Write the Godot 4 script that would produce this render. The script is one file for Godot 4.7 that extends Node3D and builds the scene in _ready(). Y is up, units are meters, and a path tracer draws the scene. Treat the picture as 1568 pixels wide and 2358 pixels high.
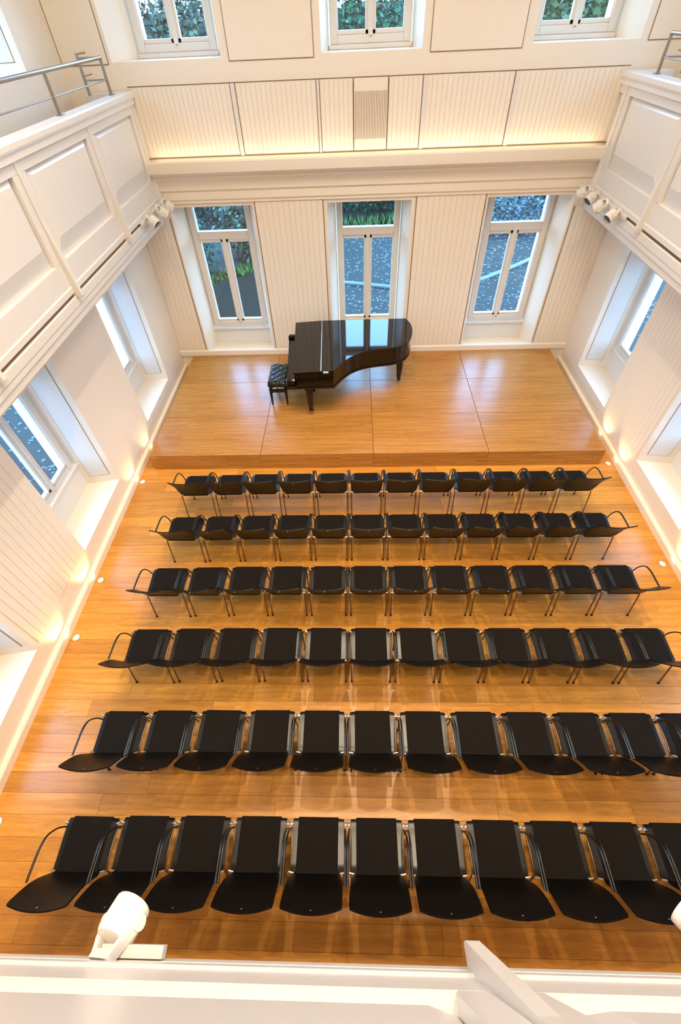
extends Node3D
# A recital hall seen from its upper gallery: rows of black chairs, a stage with a grand piano, balconies on three sides.

const LAMP_COL := Color(1.0, 0.905, 0.765)
const ZB := -9.2          # face of the wall behind the stage
const XL := -3.93         # face of the wall on the left
const XR := 4.59          # face of the wall on the right
const HS := 0.33          # stage height

const CAMX := [0.999316, -0.032678, -0.017295]
const CAMY := [0.008239, 0.652826, -0.757463]
const CAMZ := [0.036043, 0.756803, 0.652649]

var M := {}
var rng := RandomNumberGenerator.new()
var cur := Color.WHITE    # vertex colour (linear) for the piece being made
var uvo := Vector2.ZERO   # where in the wood texture the piece is cut from
var used := {}

# ------------------------------------------------------------------ scene tree helpers
func numbered(called: String, parent: Node) -> String:
	if parent != self: return called
	if not used.has(called):
		used[called] = 0
		return called
	used[called] += 1
	return "%s_%03d" % [called, used[called]]

func begin() -> SurfaceTool:
	var st := SurfaceTool.new()
	st.begin(Mesh.PRIMITIVE_TRIANGLES)
	return st

func obj(called: String, st: SurfaceTool, m: Material, parent: Node = self) -> MeshInstance3D:
	return inst(called, st.commit(), m, parent)

func inst(called: String, mesh: Mesh, m: Material, parent: Node = self) -> MeshInstance3D:
	var o := MeshInstance3D.new()
	o.name = numbered(called, parent)
	o.mesh = mesh
	o.material_override = m
	parent.add_child(o, true)
	return o

func node(called: String, parent: Node = self) -> Node3D:
	var o := Node3D.new()
	o.name = numbered(called, parent)
	parent.add_child(o, true)
	return o

func tag(o: Node, label: String, category: String, group := "") -> Node:
	o.set_meta("label", label)
	o.set_meta("category", category)
	if group != "": o.set_meta("group", group)
	return o

func struct(o: Node) -> Node:
	o.set_meta("kind", "structure")
	return o

func copy(src: Node3D, called: String) -> Node3D:
	var c: Node3D = src.duplicate()
	c.name = numbered(called, self)
	add_child(c, true)
	return c

# ------------------------------------------------------------------ shape helpers
func tri(st: SurfaceTool, a: Vector3, b: Vector3, c: Vector3, na: Vector3, nb: Vector3, nc: Vector3) -> void:
	var n := na + nb + nc
	if (b - a).cross(c - a).dot(n) > 0.0:
		var t := b; b = c; c = t
		t = nb; nb = nc; nc = t
	var q := n.abs()
	for k in 3:
		var p: Vector3 = [a, b, c][k]
		st.set_color(cur)
		st.set_normal([na, nb, nc][k])
		var uv := Vector2(p.x, p.z) if q.y >= q.x and q.y >= q.z else (Vector2(p.x, p.y) if q.z >= q.x else Vector2(p.z, p.y))
		st.set_uv(uv * 0.5 + uvo)
		st.add_vertex(p)

func quad(st: SurfaceTool, a: Vector3, b: Vector3, c: Vector3, d: Vector3, n: Vector3) -> void:
	tri(st, a, b, c, n, n, n)
	tri(st, a, c, d, n, n, n)

func bx(st: SurfaceTool, a: Vector3, b: Vector3) -> void:
	var lo := Vector3(minf(a.x, b.x), minf(a.y, b.y), minf(a.z, b.z))
	var hi := Vector3(maxf(a.x, b.x), maxf(a.y, b.y), maxf(a.z, b.z))
	for ax in 3:
		var i := (ax + 1) % 3
		var j := (ax + 2) % 3
		for s in 2:
			var n := Vector3.ZERO
			n[ax] = 1.0 if s else -1.0
			var p := []
			for k in [[0, 0], [1, 0], [1, 1], [0, 1]]:
				var v := Vector3.ZERO
				v[ax] = hi[ax] if s else lo[ax]
				v[i] = hi[i] if k[0] else lo[i]
				v[j] = hi[j] if k[1] else lo[j]
				p.append(v)
			quad(st, p[0], p[1], p[2], p[3], n)

# box with chamfered edges
func cbx(st: SurfaceTool, a: Vector3, b: Vector3, c: float) -> void:
	var lo := Vector3(minf(a.x, b.x), minf(a.y, b.y), minf(a.z, b.z))
	var hi := Vector3(maxf(a.x, b.x), maxf(a.y, b.y), maxf(a.z, b.z))
	var mid := (lo + hi) * 0.5
	var h := (hi - lo) * 0.5
	c = minf(c, minf(h.x, minf(h.y, h.z)) * 0.9)
	for ax in 3:
		var i := (ax + 1) % 3
		var j := (ax + 2) % 3
		for s in [-1.0, 1.0]:
			var n := Vector3.ZERO
			n[ax] = s
			var p := []
			for k in [[-1, -1], [1, -1], [1, 1], [-1, 1]]:
				var v := mid
				v[ax] += s * h[ax]
				v[i] += k[0] * (h[i] - c)
				v[j] += k[1] * (h[j] - c)
				p.append(v)
			quad(st, p[0], p[1], p[2], p[3], n)
		for si in [-1.0, 1.0]:
			for sj in [-1.0, 1.0]:
				var p := []
				var n := Vector3.ZERO
				n[i] = si
				n[j] = sj
				n = n.normalized()
				for k in [[-1, 0], [1, 0], [1, 1], [-1, 1]]:
					var v := mid
					v[ax] += k[0] * (h[ax] - c)
					v[i] += si * (h[i] - (c if k[1] else 0.0))
					v[j] += sj * (h[j] - (0.0 if k[1] else c))
					p.append(v)
				quad(st, p[0], p[1], p[2], p[3], n)
	for sx in [-1.0, 1.0]:
		for sy in [-1.0, 1.0]:
			for sz in [-1.0, 1.0]:
				var s := Vector3(sx, sy, sz)
				var n := s.normalized()
				tri(st, mid + s * (h - Vector3(0, c, c)), mid + s * (h - Vector3(c, 0, c)), mid + s * (h - Vector3(c, c, 0)), n, n, n)

# polygon (in the plane u, v from o) pushed along w; edges meeting at less than smooth degrees are shaded round
func ext(st: SurfaceTool, poly: PackedVector2Array, o: Vector3, u: Vector3, v: Vector3, w: Vector3, smooth := 0.0) -> void:
	var n := poly.size()
	var turn := -1.0 if Geometry2D.is_polygon_clockwise(poly) else 1.0
	# Godot calls a polygon clockwise with y down; test the sign by area to be sure
	var area := 0.0
	for i in n:
		area += poly[i].cross(poly[(i + 1) % n])
	turn = 1.0 if area > 0.0 else -1.0
	var en: Array[Vector3] = []
	for i in n:
		var t := poly[(i + 1) % n] - poly[i]
		en.append((u * (t.y * turn) + v * (-t.x * turn)).normalized())
	var lim := cos(deg_to_rad(smooth))
	for i in n:
		var a := o + u * poly[i].x + v * poly[i].y
		var b := o + u * poly[(i + 1) % n].x + v * poly[(i + 1) % n].y
		var na := en[i]
		var nb := en[i]
		if smooth > 0.0:
			var pr := en[(i + n - 1) % n]
			var nx := en[(i + 1) % n]
			if pr.dot(en[i]) > lim: na = (pr + en[i]).normalized()
			if nx.dot(en[i]) > lim: nb = (nx + en[i]).normalized()
		tri(st, a, b, b + w, na, nb, nb)
		tri(st, a, b + w, a + w, na, nb, na)
	var cn := u.cross(v).normalized()
	if cn.dot(w) < 0.0: cn = -cn
	var idx := Geometry2D.triangulate_polygon(poly)
	for k in range(0, idx.size(), 3):
		var a := o + u * poly[idx[k]].x + v * poly[idx[k]].y
		var b := o + u * poly[idx[k + 1]].x + v * poly[idx[k + 1]].y
		var c := o + u * poly[idx[k + 2]].x + v * poly[idx[k + 2]].y
		tri(st, a, b, c, -cn, -cn, -cn)
		tri(st, a + w, b + w, c + w, cn, cn, cn)

func prism(st: SurfaceTool, pts: Array, y0: float, y1: float) -> void:   # pts in x, z
	ext(st, PackedVector2Array(pts), Vector3(0, y0, 0), Vector3(1, 0, 0), Vector3(0, 0, 1), Vector3(0, y1 - y0, 0))

func tube(st: SurfaceTool, pts: Array, r, sides := 8, capped := true) -> void:
	var n := pts.size()
	var ring := []
	var side := Vector3.ZERO
	for i in n:
		var d: Vector3 = (pts[mini(i + 1, n - 1)] - pts[maxi(i - 1, 0)]).normalized()
		if i == 0:
			side = d.cross(Vector3.UP if absf(d.y) < 0.9 else Vector3.RIGHT).normalized()
		else:
			side = (side - d * side.dot(d)).normalized()
		var up := d.cross(side).normalized()
		var rr: float = r[i] if r is Array else r
		var row := []
		for k in sides:
			var a := TAU * k / sides
			var nn := side * cos(a) + up * sin(a)
			row.append([pts[i] + nn * rr, nn])
		ring.append(row)
	for i in n - 1:
		for k in sides:
			var a = ring[i][k]
			var b = ring[i][(k + 1) % sides]
			var c = ring[i + 1][(k + 1) % sides]
			var d = ring[i + 1][k]
			tri(st, a[0], b[0], c[0], a[1], b[1], c[1])
			tri(st, a[0], c[0], d[0], a[1], c[1], d[1])
	if capped:
		for e in [0, n - 1]:
			var q: Vector3 = (pts[0] - pts[1]).normalized() if e == 0 else (pts[n - 1] - pts[n - 2]).normalized()
			for k in sides:
				tri(st, pts[e], ring[e][k][0], ring[e][(k + 1) % sides][0], q, q, q)

# smooth path through points by rounding each corner
func rounded(pts: Array, r: float, steps := 5) -> Array:
	var out := [pts[0]]
	for i in range(1, pts.size() - 1):
		var p: Vector3 = pts[i]
		var a: Vector3 = p + (pts[i - 1] - p).normalized() * minf(r, (pts[i - 1] - p).length() * 0.49)
		var b: Vector3 = p + (pts[i + 1] - p).normalized() * minf(r, (pts[i + 1] - p).length() * 0.49)
		for k in steps + 1:
			var t := float(k) / steps
			out.append(a.lerp(p, t).lerp(p.lerp(b, t), t))
	out.append(pts[-1])
	return out

# profile of (radius, height) turned round the y axis of x
func lathe(st: SurfaceTool, prof: Array, x: Transform3D, seg := 16) -> void:
	for i in prof.size() - 1:
		var a: Vector2 = prof[i]
		var b: Vector2 = prof[i + 1]
		var t := b - a
		var nr := Vector2(t.y, -t.x).normalized()
		for k in seg:
			var p := []
			var q := []
			for j in 2:
				var an := TAU * (k + j) / seg
				var e := Vector3(cos(an), 0, sin(an))
				p.append([x * (e * a.x + Vector3(0, a.y, 0)), x * (e * b.x + Vector3(0, b.y, 0))])
				q.append((x.basis * (e * nr.x + Vector3(0, nr.y, 0))).normalized())
			if a.x > 1e-5: tri(st, p[0][0], p[1][0], p[0][1], q[0], q[1], q[0])
			if b.x > 1e-5: tri(st, p[1][0], p[1][1], p[0][1], q[1], q[1], q[0])

# smooth sheet through a grid of points, with a thickness along its own normal
func sheet(st: SurfaceTool, g: Array, thick: float) -> void:
	var nr := g.size()
	var nc: int = g[0].size()
	var nn := []
	for i in nr:
		var row := []
		for j in nc:
			var du: Vector3 = g[i][mini(j + 1, nc - 1)] - g[i][maxi(j - 1, 0)]
			var dv: Vector3 = g[mini(i + 1, nr - 1)][j] - g[maxi(i - 1, 0)][j]
			row.append(du.cross(dv).normalized())
		nn.append(row)
	for i in nr - 1:
		for j in nc - 1:
			var a: Vector3 = g[i][j]; var b: Vector3 = g[i][j + 1]; var c: Vector3 = g[i + 1][j + 1]; var d: Vector3 = g[i + 1][j]
			var na: Vector3 = nn[i][j]; var nb: Vector3 = nn[i][j + 1]; var ncc: Vector3 = nn[i + 1][j + 1]; var nd: Vector3 = nn[i + 1][j]
			tri(st, a, b, c, na, nb, ncc)
			tri(st, a, c, d, na, ncc, nd)
			if thick > 0.0:
				tri(st, a - na * thick, b - nb * thick, c - ncc * thick, -na, -nb, -ncc)
				tri(st, a - na * thick, c - ncc * thick, d - nd * thick, -na, -ncc, -nd)
	if thick > 0.0:
		var rim := []
		for j in nc: rim.append([g[0][j], nn[0][j]])
		for i in range(1, nr): rim.append([g[i][nc - 1], nn[i][nc - 1]])
		for j in range(nc - 2, -1, -1): rim.append([g[nr - 1][j], nn[nr - 1][j]])
		for i in range(nr - 2, 0, -1): rim.append([g[i][0], nn[i][0]])
		var mid: Vector3 = g[nr / 2][nc / 2]
		for k in rim.size():
			var a = rim[k]
			var b = rim[(k + 1) % rim.size()]
			var e: Vector3 = (b[0] - a[0]).cross(a[1]).normalized()
			if e.dot(a[0] - mid) < 0.0: e = -e
			quad(st, a[0], b[0], b[0] - b[1] * thick, a[0] - a[1] * thick, e)

# ------------------------------------------------------------------ materials
func mat(called: String, c: Color, rough := 0.5, metal := 0.0) -> StandardMaterial3D:
	var m := StandardMaterial3D.new()
	m.resource_name = called
	m.albedo_color = c
	m.roughness = rough
	m.metallic = metal
	M[called] = m
	return m

func wood_image(seed_: int, w: int, h: int, boards: int, pale: Color, dark: Color) -> ImageTexture:
	var streak := FastNoiseLite.new()
	streak.seed = seed_
	streak.noise_type = FastNoiseLite.TYPE_SIMPLEX
	streak.frequency = 0.02
	streak.fractal_octaves = 5
	var fine := FastNoiseLite.new()
	fine.seed = seed_ + 7
	fine.frequency = 0.09
	fine.fractal_octaves = 3
	var warp := FastNoiseLite.new()
	warp.seed = seed_ + 3
	warp.frequency = 0.006
	warp.fractal_octaves = 3
	var im := Image.create(w, h, false, Image.FORMAT_RGB8)
	for y in h:
		var tone := 0.0
		if boards > 0:
			tone = (float((int(y * boards / float(h)) * 7919 + seed_) % 13) / 13.0 - 0.5) * 0.22
		for x in w:
			var wy := y + warp.get_noise_2d(x * 0.5, y) * 9.0
			var a := streak.get_noise_2d(x * 0.06, wy * 1.7)
			var b := fine.get_noise_2d(x * 0.10, wy * 2.4)
			var ring := sin(warp.get_noise_2d(x * 0.16, y * 1.3) * 50.0)
			var t := clampf(0.5 + a * 0.42 + b * 0.24 + ring * 0.07 + tone, 0.0, 1.0)
			im.set_pixel(x, y, pale.lerp(dark, t))
	return ImageTexture.create_from_image(im)

func fabric_bump() -> NoiseTexture2D:
	var n := FastNoiseLite.new()
	n.seed = 5
	n.frequency = 0.35
	var t := NoiseTexture2D.new()
	t.width = 256
	t.height = 256
	t.seamless = true
	t.noise = n
	return t

func materials() -> void:
	mat("wall_paint", Color(0.945, 0.902, 0.832), 0.5)
	mat("white_paint", Color(0.895, 0.875, 0.845), 0.35)
	mat("shade_and_track_brown", Color(0.50, 0.38, 0.26), 0.8)  # brown painted in for shade in panel gaps and slots; also colours the track
	mat("dark_gap", Color(0.16, 0.12, 0.09), 0.9)
	var fl := mat("floor_oak", Color.WHITE, 0.31)
	fl.albedo_texture = wood_image(11, 1024, 768, 0, Color(0.90, 0.645, 0.30), Color(0.735, 0.485, 0.175))
	fl.vertex_color_use_as_albedo = true
	fl.metallic_specular = 0.5
	var sg := mat("stage_oak", Color.WHITE, 0.27)
	sg.albedo_texture = wood_image(42, 1024, 768, 18, Color(0.78, 0.555, 0.27), Color(0.61, 0.40, 0.155))
	sg.vertex_color_use_as_albedo = true
	var fb := mat("black_cloth", Color(0.075, 0.058, 0.045), 0.9)
	fb.metallic_specular = 0.3
	fb.heightmap_enabled = true
	fb.heightmap_texture = fabric_bump()
	fb.heightmap_scale = 0.03
	fb.uv1_scale = Vector3(12, 12, 12)
	mat("black_shell", Color(0.035, 0.026, 0.02), 0.42).metallic_specular = 0.3
	mat("black_trim", Color(0.07, 0.065, 0.065), 0.27)
	mat("arm_black", Color(0.05, 0.045, 0.045), 0.3)
	mat("chrome", Color(0.80, 0.77, 0.74), 0.2, 1.0)
	mat("steel", Color(0.62, 0.58, 0.54), 0.32, 1.0)
	mat("leg_steel", Color(0.50, 0.42, 0.35), 0.32, 0.9)
	mat("rubber", Color(0.06, 0.05, 0.05), 0.8)
	var pl := mat("piano_black", Color(0.03, 0.025, 0.024), 0.05)
	mat("brass", Color(0.83, 0.66, 0.36), 0.25, 1.0)
	mat("leather", Color(0.05, 0.05, 0.054), 0.2)
	mat("key_white", Color(0.88, 0.86, 0.8), 0.3)
	mat("lens", Color(0.03, 0.03, 0.03), 0.15)
	var gl := mat("glass", Color(0.9, 0.95, 0.97, 0.02), 0.02)
	gl.metallic_specular = 0.3
	gl.transparency = BaseMaterial3D.TRANSPARENCY_ALPHA
	var gw := mat("lamp_glow", Color(1, 0.95, 0.85), 0.5)
	gw.emission_enabled = true
	gw.emission = LAMP_COL
	gw.emission_energy_multiplier = 3.0
	var gf := mat("uplight_glow", Color(1, 0.95, 0.85), 0.5)
	gf.emission_enabled = true
	gf.emission = Color(1.0, 0.88, 0.66)
	gf.emission_energy_multiplier = 6.0
	mat("asphalt", Color(0.115, 0.112, 0.09), 0.9)
	mat("gravel", Color(0.185, 0.203, 0.198), 0.85)
	mat("pebble", Color(0.34, 0.38, 0.385), 0.7)
	mat("kerb", Color(0.40, 0.45, 0.48), 0.7)
	mat("grass", Color(0.30, 0.42, 0.14), 0.8)
	for k in ["asphalt", "gravel", "pebble", "kerb", "grass"]:
		M[k].metallic_specular = 0.12
	mat("bark", Color(0.25, 0.2, 0.16), 0.9)
	var lf := mat("leaf", Color.WHITE, 0.45)
	lf.vertex_color_use_as_albedo = true
	lf.metallic_specular = 0.15
	lf.backlight_enabled = true
	lf.backlight = Color(0.10, 0.14, 0.06)

# ------------------------------------------------------------------ camera, sky, lights
func view() -> void:
	var cam := Camera3D.new()
	cam.name = "camera"
	cam.fov = 98.33
	cam.near = 0.02
	cam.far = 200.0
	cam.transform = Transform3D(Basis(Vector3(CAMX[0], CAMX[1], CAMX[2]), Vector3(CAMY[0], CAMY[1], CAMY[2]), Vector3(CAMZ[0], CAMZ[1], CAMZ[2])), Vector3(0, 5.5, 0))
	add_child(cam)
	cam.current = true
	var env := Environment.new()
	env.background_mode = Environment.BG_SKY
	var sky := Sky.new()
	var sm := ProceduralSkyMaterial.new()
	sm.sky_top_color = Color(0.54, 0.77, 1.0)
	sm.sky_horizon_color = Color(0.70, 0.86, 1.0)
	sm.ground_bottom_color = Color(0.2, 0.22, 0.2)
	sm.ground_horizon_color = Color(0.5, 0.55, 0.55)
	sm.sky_energy_multiplier = 3.15
	sky.sky_material = sm
	env.sky = sky
	env.ambient_light_source = Environment.AMBIENT_SOURCE_DISABLED
	env.reflected_light_source = Environment.REFLECTION_SOURCE_SKY
	env.tonemap_mode = Environment.TONE_MAPPER_LINEAR
	env.tonemap_exposure = 1.07
	env.sdfgi_enabled = true
	env.ssao_enabled = true
	env.ssil_enabled = true
	var we := WorldEnvironment.new()
	we.name = "surroundings"
	we.environment = env
	add_child(we)
	# the hall's ceiling lights: a glowing panel and a light of its size each
	for z in [-5.4, -2.4, 0.8]:
		for x in [-1.7, 2.3]:
			var t := node("ceiling_light")
			t.position = Vector3(x, 8.56, z)
			tag(t, "square glowing ceiling light panel above the %s rows on the %s side, out of view" % [{-5.4: "front", -2.4: "middle", 0.8: "rear"}[z], "left" if x < 0 else "right"], "ceiling light", "ceiling lights above the hall")
			var f := begin()
			for s in [[-0.7, -0.7, 0.7, -0.62], [-0.7, 0.62, 0.7, 0.7], [-0.7, -0.62, -0.62, 0.62], [0.62, -0.62, 0.7, 0.62]]:
				bx(f, Vector3(s[0], 0.0, s[1]), Vector3(s[2], 0.039, s[3]))
			obj("frame", f, M.white_paint, t)
			var d := begin()
			cbx(d, Vector3(-0.62, 0.01, -0.62), Vector3(0.62, 0.039, 0.62), 0.01)
			obj("diffuser", d, M.lamp_glow, t)
			var l := AreaLight3D.new()
			l.name = "glow"
			l.area_size = Vector2(1.2, 1.2)
			l.light_color = LAMP_COL
			l.light_energy = 5.8
			l.area_range = 30.0
			l.shadow_enabled = true
			l.position = Vector3(0, -0.02, 0)
			l.rotation = Vector3(-PI / 2, 0, 0)
			t.add_child(l)
	for z in [-4.7, -2.3, 0.2]:  # unseen downlights added to brighten the floor and lower walls
		for x in [-0.7, 1.3]:
			var t := node("added_downlight")
			t.position = Vector3(x, 8.56, z)
			tag(t, "small round unseen ceiling fill light added above the %s chair rows, %s one of its pair" % [{-4.7: "front", -2.3: "middle", 0.2: "rear"}[z], "left" if x < 0 else "right"], "added_downlight", "added fill lights above the hall")
			var f := begin()
			lathe(f, [Vector2(0.075, 0.04), Vector2(0.09, 0.04), Vector2(0.10, 0.0), Vector2(0.078, 0.0), Vector2(0.075, 0.03)], Transform3D(), 20)
			obj("trim_ring", f, M.white_paint, t)
			var d := begin()
			lathe(d, [Vector2(0.0, 0.012), Vector2(0.075, 0.014), Vector2(0.075, 0.03), Vector2(0.0, 0.03)], Transform3D(), 16)
			obj("lens", d, M.lamp_glow, t)
			var l := SpotLight3D.new()
			l.name = "glow"
			l.light_color = LAMP_COL
			l.light_energy = 13.0
			l.light_size = 0.07
			l.spot_range = 30.0
			l.spot_attenuation = 2.0
			l.spot_angle = 51.0
			l.spot_angle_attenuation = 0.9
			l.shadow_enabled = true
			l.position = Vector3(0, -0.02, 0)
			l.rotation = Vector3(-PI / 2, 0, 0)
			t.add_child(l)

# ------------------------------------------------------------------ windows
# a casement window: x along the wall, y up, z into the room; origin under the glass on floor level
func make_window(called: String, at: Vector3, turn: float, lift: float, foot: float, nose: float) -> Node3D:
	var w := node(called)
	struct(w)
	w.position = at
	w.rotation.y = turn
	var f := begin()
	var y0 := 0.775 + lift
	var gb := 0.92 + lift
	var gt := 2.445 + lift
	var ub := 2.64 + lift
	var ut := 3.05 + lift
	var yt := 3.15 + lift
	for s in [-1.0, 1.0]:
		cbx(f, Vector3(s * 0.60, y0, -0.05), Vector3(s * 0.49, yt, 0.06), 0.008)
	cbx(f, Vector3(-0.49, ut, -0.05), Vector3(0.49, yt, 0.06), 0.008)
	cbx(f, Vector3(-0.49, gt + 0.06, -0.05), Vector3(0.49, ub, 0.07), 0.012)
	cbx(f, Vector3(-0.49, y0, -0.05), Vector3(0.49, gb - 0.05, 0.06), 0.008)
	obj("frame", f, M.white_paint, w)
	for s in [-1.0, 1.0]:
		var c := begin()
		var a: float = minf(s * 0.008, s * 0.49)
		var b: float = maxf(s * 0.008, s * 0.49)
		var i0 := a + (0.07 if s > 0 else 0.0)
		var i1 := b - (0.07 if s < 0 else 0.0)
		# outer stile is slim, meeting stile wide, as the glass edges show
		cbx(c, Vector3(a, gb - 0.05, -0.03), Vector3(i0 if s > 0 else a + 0.012, gt + 0.06, 0.04), 0.006)
		cbx(c, Vector3(i1 if s < 0 else b - 0.012, gb - 0.05, -0.03), Vector3(b, gt + 0.06, 0.04), 0.006)
		cbx(c, Vector3(a, gb - 0.05, -0.03), Vector3(b, gb, 0.04), 0.006)
		cbx(c, Vector3(a, gt, -0.03), Vector3(b, gt + 0.06, 0.04), 0.006)
		var cs := obj("casement", c, M.white_paint, w)
		var g := begin()
		bx(g, Vector3(i0 - 0.005, gb - 0.005, -0.004), Vector3(i1 + 0.005, gt + 0.005, 0.004))
		obj("pane", g, M.glass, cs)
	var g2 := begin()
	bx(g2, Vector3(-0.49, ub, -0.004), Vector3(0.49, ut, 0.004))
	obj("pane", g2, M.glass, w)
	var ag := begin()
	cbx(ag, Vector3(-0.034, gb - 0.07, 0.025), Vector3(0.034, gt + 0.085, 0.078), 0.008)
	obj("meeting_strip", ag, M.white_paint, w)
	var h := begin()
	tube(h, [Vector3(0, y0 + 0.075, 0.055), Vector3(0, y0 + 0.075, 0.080)], 0.009, 8)
	obj("knob", h, M.steel, w)
	if foot >= 0.0:
		var p := begin()
		cbx(p, Vector3(-0.70, foot, -0.05), Vector3(0.70, nose - 0.06, 0.07), 0.004)
		obj("parapet", p, M.white_paint, w)
		var n := begin()
		cbx(n, Vector3(-0.72, nose - 0.06, -0.05), Vector3(0.72, nose, 0.105), 0.012)
		obj("sill", n, M.white_paint, w)
	return w

# ------------------------------------------------------------------ room shell
func slats(parent: Node, at: Vector3, along: Vector3, out: Vector3, length: float, y0: float, y1: float, pitch: float) -> void:
	var n := int(round(length / pitch))
	var p := length / n
	var bk := begin()
	var e := at + Vector3(0, y0, 0)
	var a1 := e + along * length + out * 0.002 + Vector3(0, y1 - y0, 0)
	bx(bk, e - out * 0.004, a1)
	var panel := obj("slat_panel", bk, M.wall_paint, parent)
	var s := begin()
	var q := along * (p * 0.5 - 0.0013)
	var lo := -q
	var hi := q + out * 0.009 + Vector3(0, y1 - y0 - 0.02, 0)
	cbx(s, lo, hi, 0.0035)
	var ms := s.commit()
	for i in n:
		var o := inst("slat", ms, M.wall_paint, panel)
		o.position = e + along * (p * (i + 0.5)) + Vector3(0, 0.01, 0) + out * 0.002

func line_box(parent: Node, pts: Array) -> void:   # thin brown strips, coloured to stand for the shadow gaps round panels
	var st := begin()
	for p in pts:
		bx(st, p[0], p[1])
	obj("shade_gap_strip", st, M.shade_and_track_brown, parent)

func back_wall() -> void:
	var c := [-2.55, 0.27, 3.08]
	var st := begin()
	var far := -10.15
	bx(st, Vector3(-5.1, -0.1, far), Vector3(5.8, 0.36, ZB))
	# piers between the lower niches, with splayed reveals
	var prev := [[-5.1, -5.1], [-5.1, -5.1]]
	var fr := 0.745
	var bk := 0.625
	var ends := []
	for k in 4:
		var l0: float = -5.1 if k == 0 else c[k - 1] + fr
		var l1: float = -5.1 if k == 0 else c[k - 1] + bk
		var r0: float = 5.8 if k == 3 else c[k] - fr
		var r1: float = 5.8 if k == 3 else c[k] - bk
		var l2 := l1 if k == 0 else l1 - 0.03
		var r2 := r1 if k == 3 else r1 + 0.03
		prism(st, [Vector2(l0, ZB), Vector2(r0, ZB), Vector2(r1, -9.62), Vector2(r2, far), Vector2(l2, far), Vector2(l1, -9.62)], 0.36, 3.17)
	bx(st, Vector3(-5.1, 3.17, far), Vector3(5.8, 5.0, ZB))
	var u := [[-3.54, -1.93, -2.64], [-0.455, 1.0, 0.265], [2.56, 4.06, 3.23]]
	for k in 4:
		var l0: float = -5.1 if k == 0 else u[k - 1][1]
		var l1: float = -5.1 if k == 0 else u[k - 1][2] + 0.625
		var r0: float = 5.8 if k == 3 else u[k][0]
		var r1: float = 5.8 if k == 3 else u[k][2] - 0.625
		var l2 := l1 if k == 0 else l1 - 0.03
		var r2 := r1 if k == 3 else r1 + 0.03
		prism(st, [Vector2(l0, ZB), Vector2(r0, ZB), Vector2(r1, -9.6), Vector2(r2, far), Vector2(l2, far), Vector2(l1, -9.6)], 5.0, 7.5)
	bx(st, Vector3(-5.1, 7.5, far), Vector3(5.8, 8.7, ZB))
	var w := obj("wall_back", st, M.wall_paint)
	struct(w)
	# slatted panels: two between the lower windows, two in the corners
	slats(w, Vector3(-1.75, 0, ZB), Vector3.RIGHT, Vector3.BACK, 1.20, 0.46, 3.23, 0.10)
	slats(w, Vector3(1.10, 0, ZB), Vector3.RIGHT, Vector3.BACK, 1.19, 0.46, 3.23, 0.10)
	slats(w, Vector3(-3.90, 0, ZB), Vector3.RIGHT, Vector3.BACK, 0.56, 0.46, 3.0, 0.093)
	slats(w, Vector3(3.88, 0, ZB), Vector3.RIGHT, Vector3.BACK, 0.66, 0.46, 3.0, 0.094)
	line_box(w, [[Vector3(-1.763, 0.46, ZB), Vector3(-1.753, 3.25, ZB + 0.012)], [Vector3(-0.548, 0.46, ZB), Vector3(-0.538, 3.25, ZB + 0.012)], [Vector3(-1.763, 3.235, ZB), Vector3(-0.54, 3.243, ZB + 0.012)],
		[Vector3(1.087, 0.46, ZB), Vector3(1.097, 3.25, ZB + 0.012)], [Vector3(2.293, 0.46, ZB), Vector3(2.303, 3.25, ZB + 0.012)], [Vector3(1.09, 3.235, ZB), Vector3(2.30, 3.243, ZB + 0.012)],
		[Vector3(-3.335, 0.46, ZB), Vector3(-3.326, 3.0, ZB + 0.012)], [Vector3(3.862, 0.46, ZB), Vector3(3.87, 3.0, ZB + 0.012)]])
	# the frieze of slatted panels above the cornice
	var xs := [[-3.36, -1.86], [-1.78, -0.555], [-0.505, 0.0], [0.54, 1.045], [1.115, 2.395], [2.465, 4.0]]
	for x in xs:
		slats(w, Vector3(x[0], 0, ZB), Vector3.RIGHT, Vector3.BACK, x[1] - x[0], 3.87, 4.725, 0.076)
	line_box(w, [[Vector3(-3.42, 4.728, ZB), Vector3(4.05, 4.738, ZB + 0.004)], [Vector3(-3.42, 3.861, ZB), Vector3(4.05, 3.871, ZB + 0.022)],
		[Vector3(-1.862, 3.87, ZB), Vector3(-1.853, 4.73, ZB + 0.02)], [Vector3(-1.787, 3.87, ZB), Vector3(-1.779, 4.73, ZB + 0.02)], [Vector3(-0.555, 3.87, ZB), Vector3(-0.547, 4.73, ZB + 0.02)], [Vector3(-0.512, 3.87, ZB), Vector3(-0.504, 4.73, ZB + 0.02)],
		[Vector3(1.045, 3.87, ZB), Vector3(1.053, 4.73, ZB + 0.02)], [Vector3(1.106, 3.87, ZB), Vector3(1.114, 4.73, ZB + 0.02)], [Vector3(2.395, 3.87, ZB), Vector3(2.403, 4.73, ZB + 0.02)], [Vector3(2.457, 3.87, ZB), Vector3(2.465, 4.73, ZB + 0.02)],
		[Vector3(0.0, 3.87, ZB), Vector3(0.008, 4.73, ZB + 0.02)], [Vector3(0.532, 3.87, ZB), Vector3(0.54, 4.73, ZB + 0.02)]])
	for x in [-1.853, -0.547, 1.053, 2.403]:
		var s := begin()
		cbx(s, Vector3(x, 3.87, ZB), Vector3(x + (0.066 if absf(x) > 1.0 else 0.036), 4.728, ZB + 0.024), 0.004)
		obj("frieze_post", s, M.white_paint, w)
	# ventilation grille in the middle of the frieze
	var g := begin()
	cbx(g, Vector3(0.012, 3.88, ZB), Vector3(0.528, 4.722, ZB + 0.012), 0.003)
	var grille := obj("grille_plate", g, M.wall_paint, w)
	var gs := begin()
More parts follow.
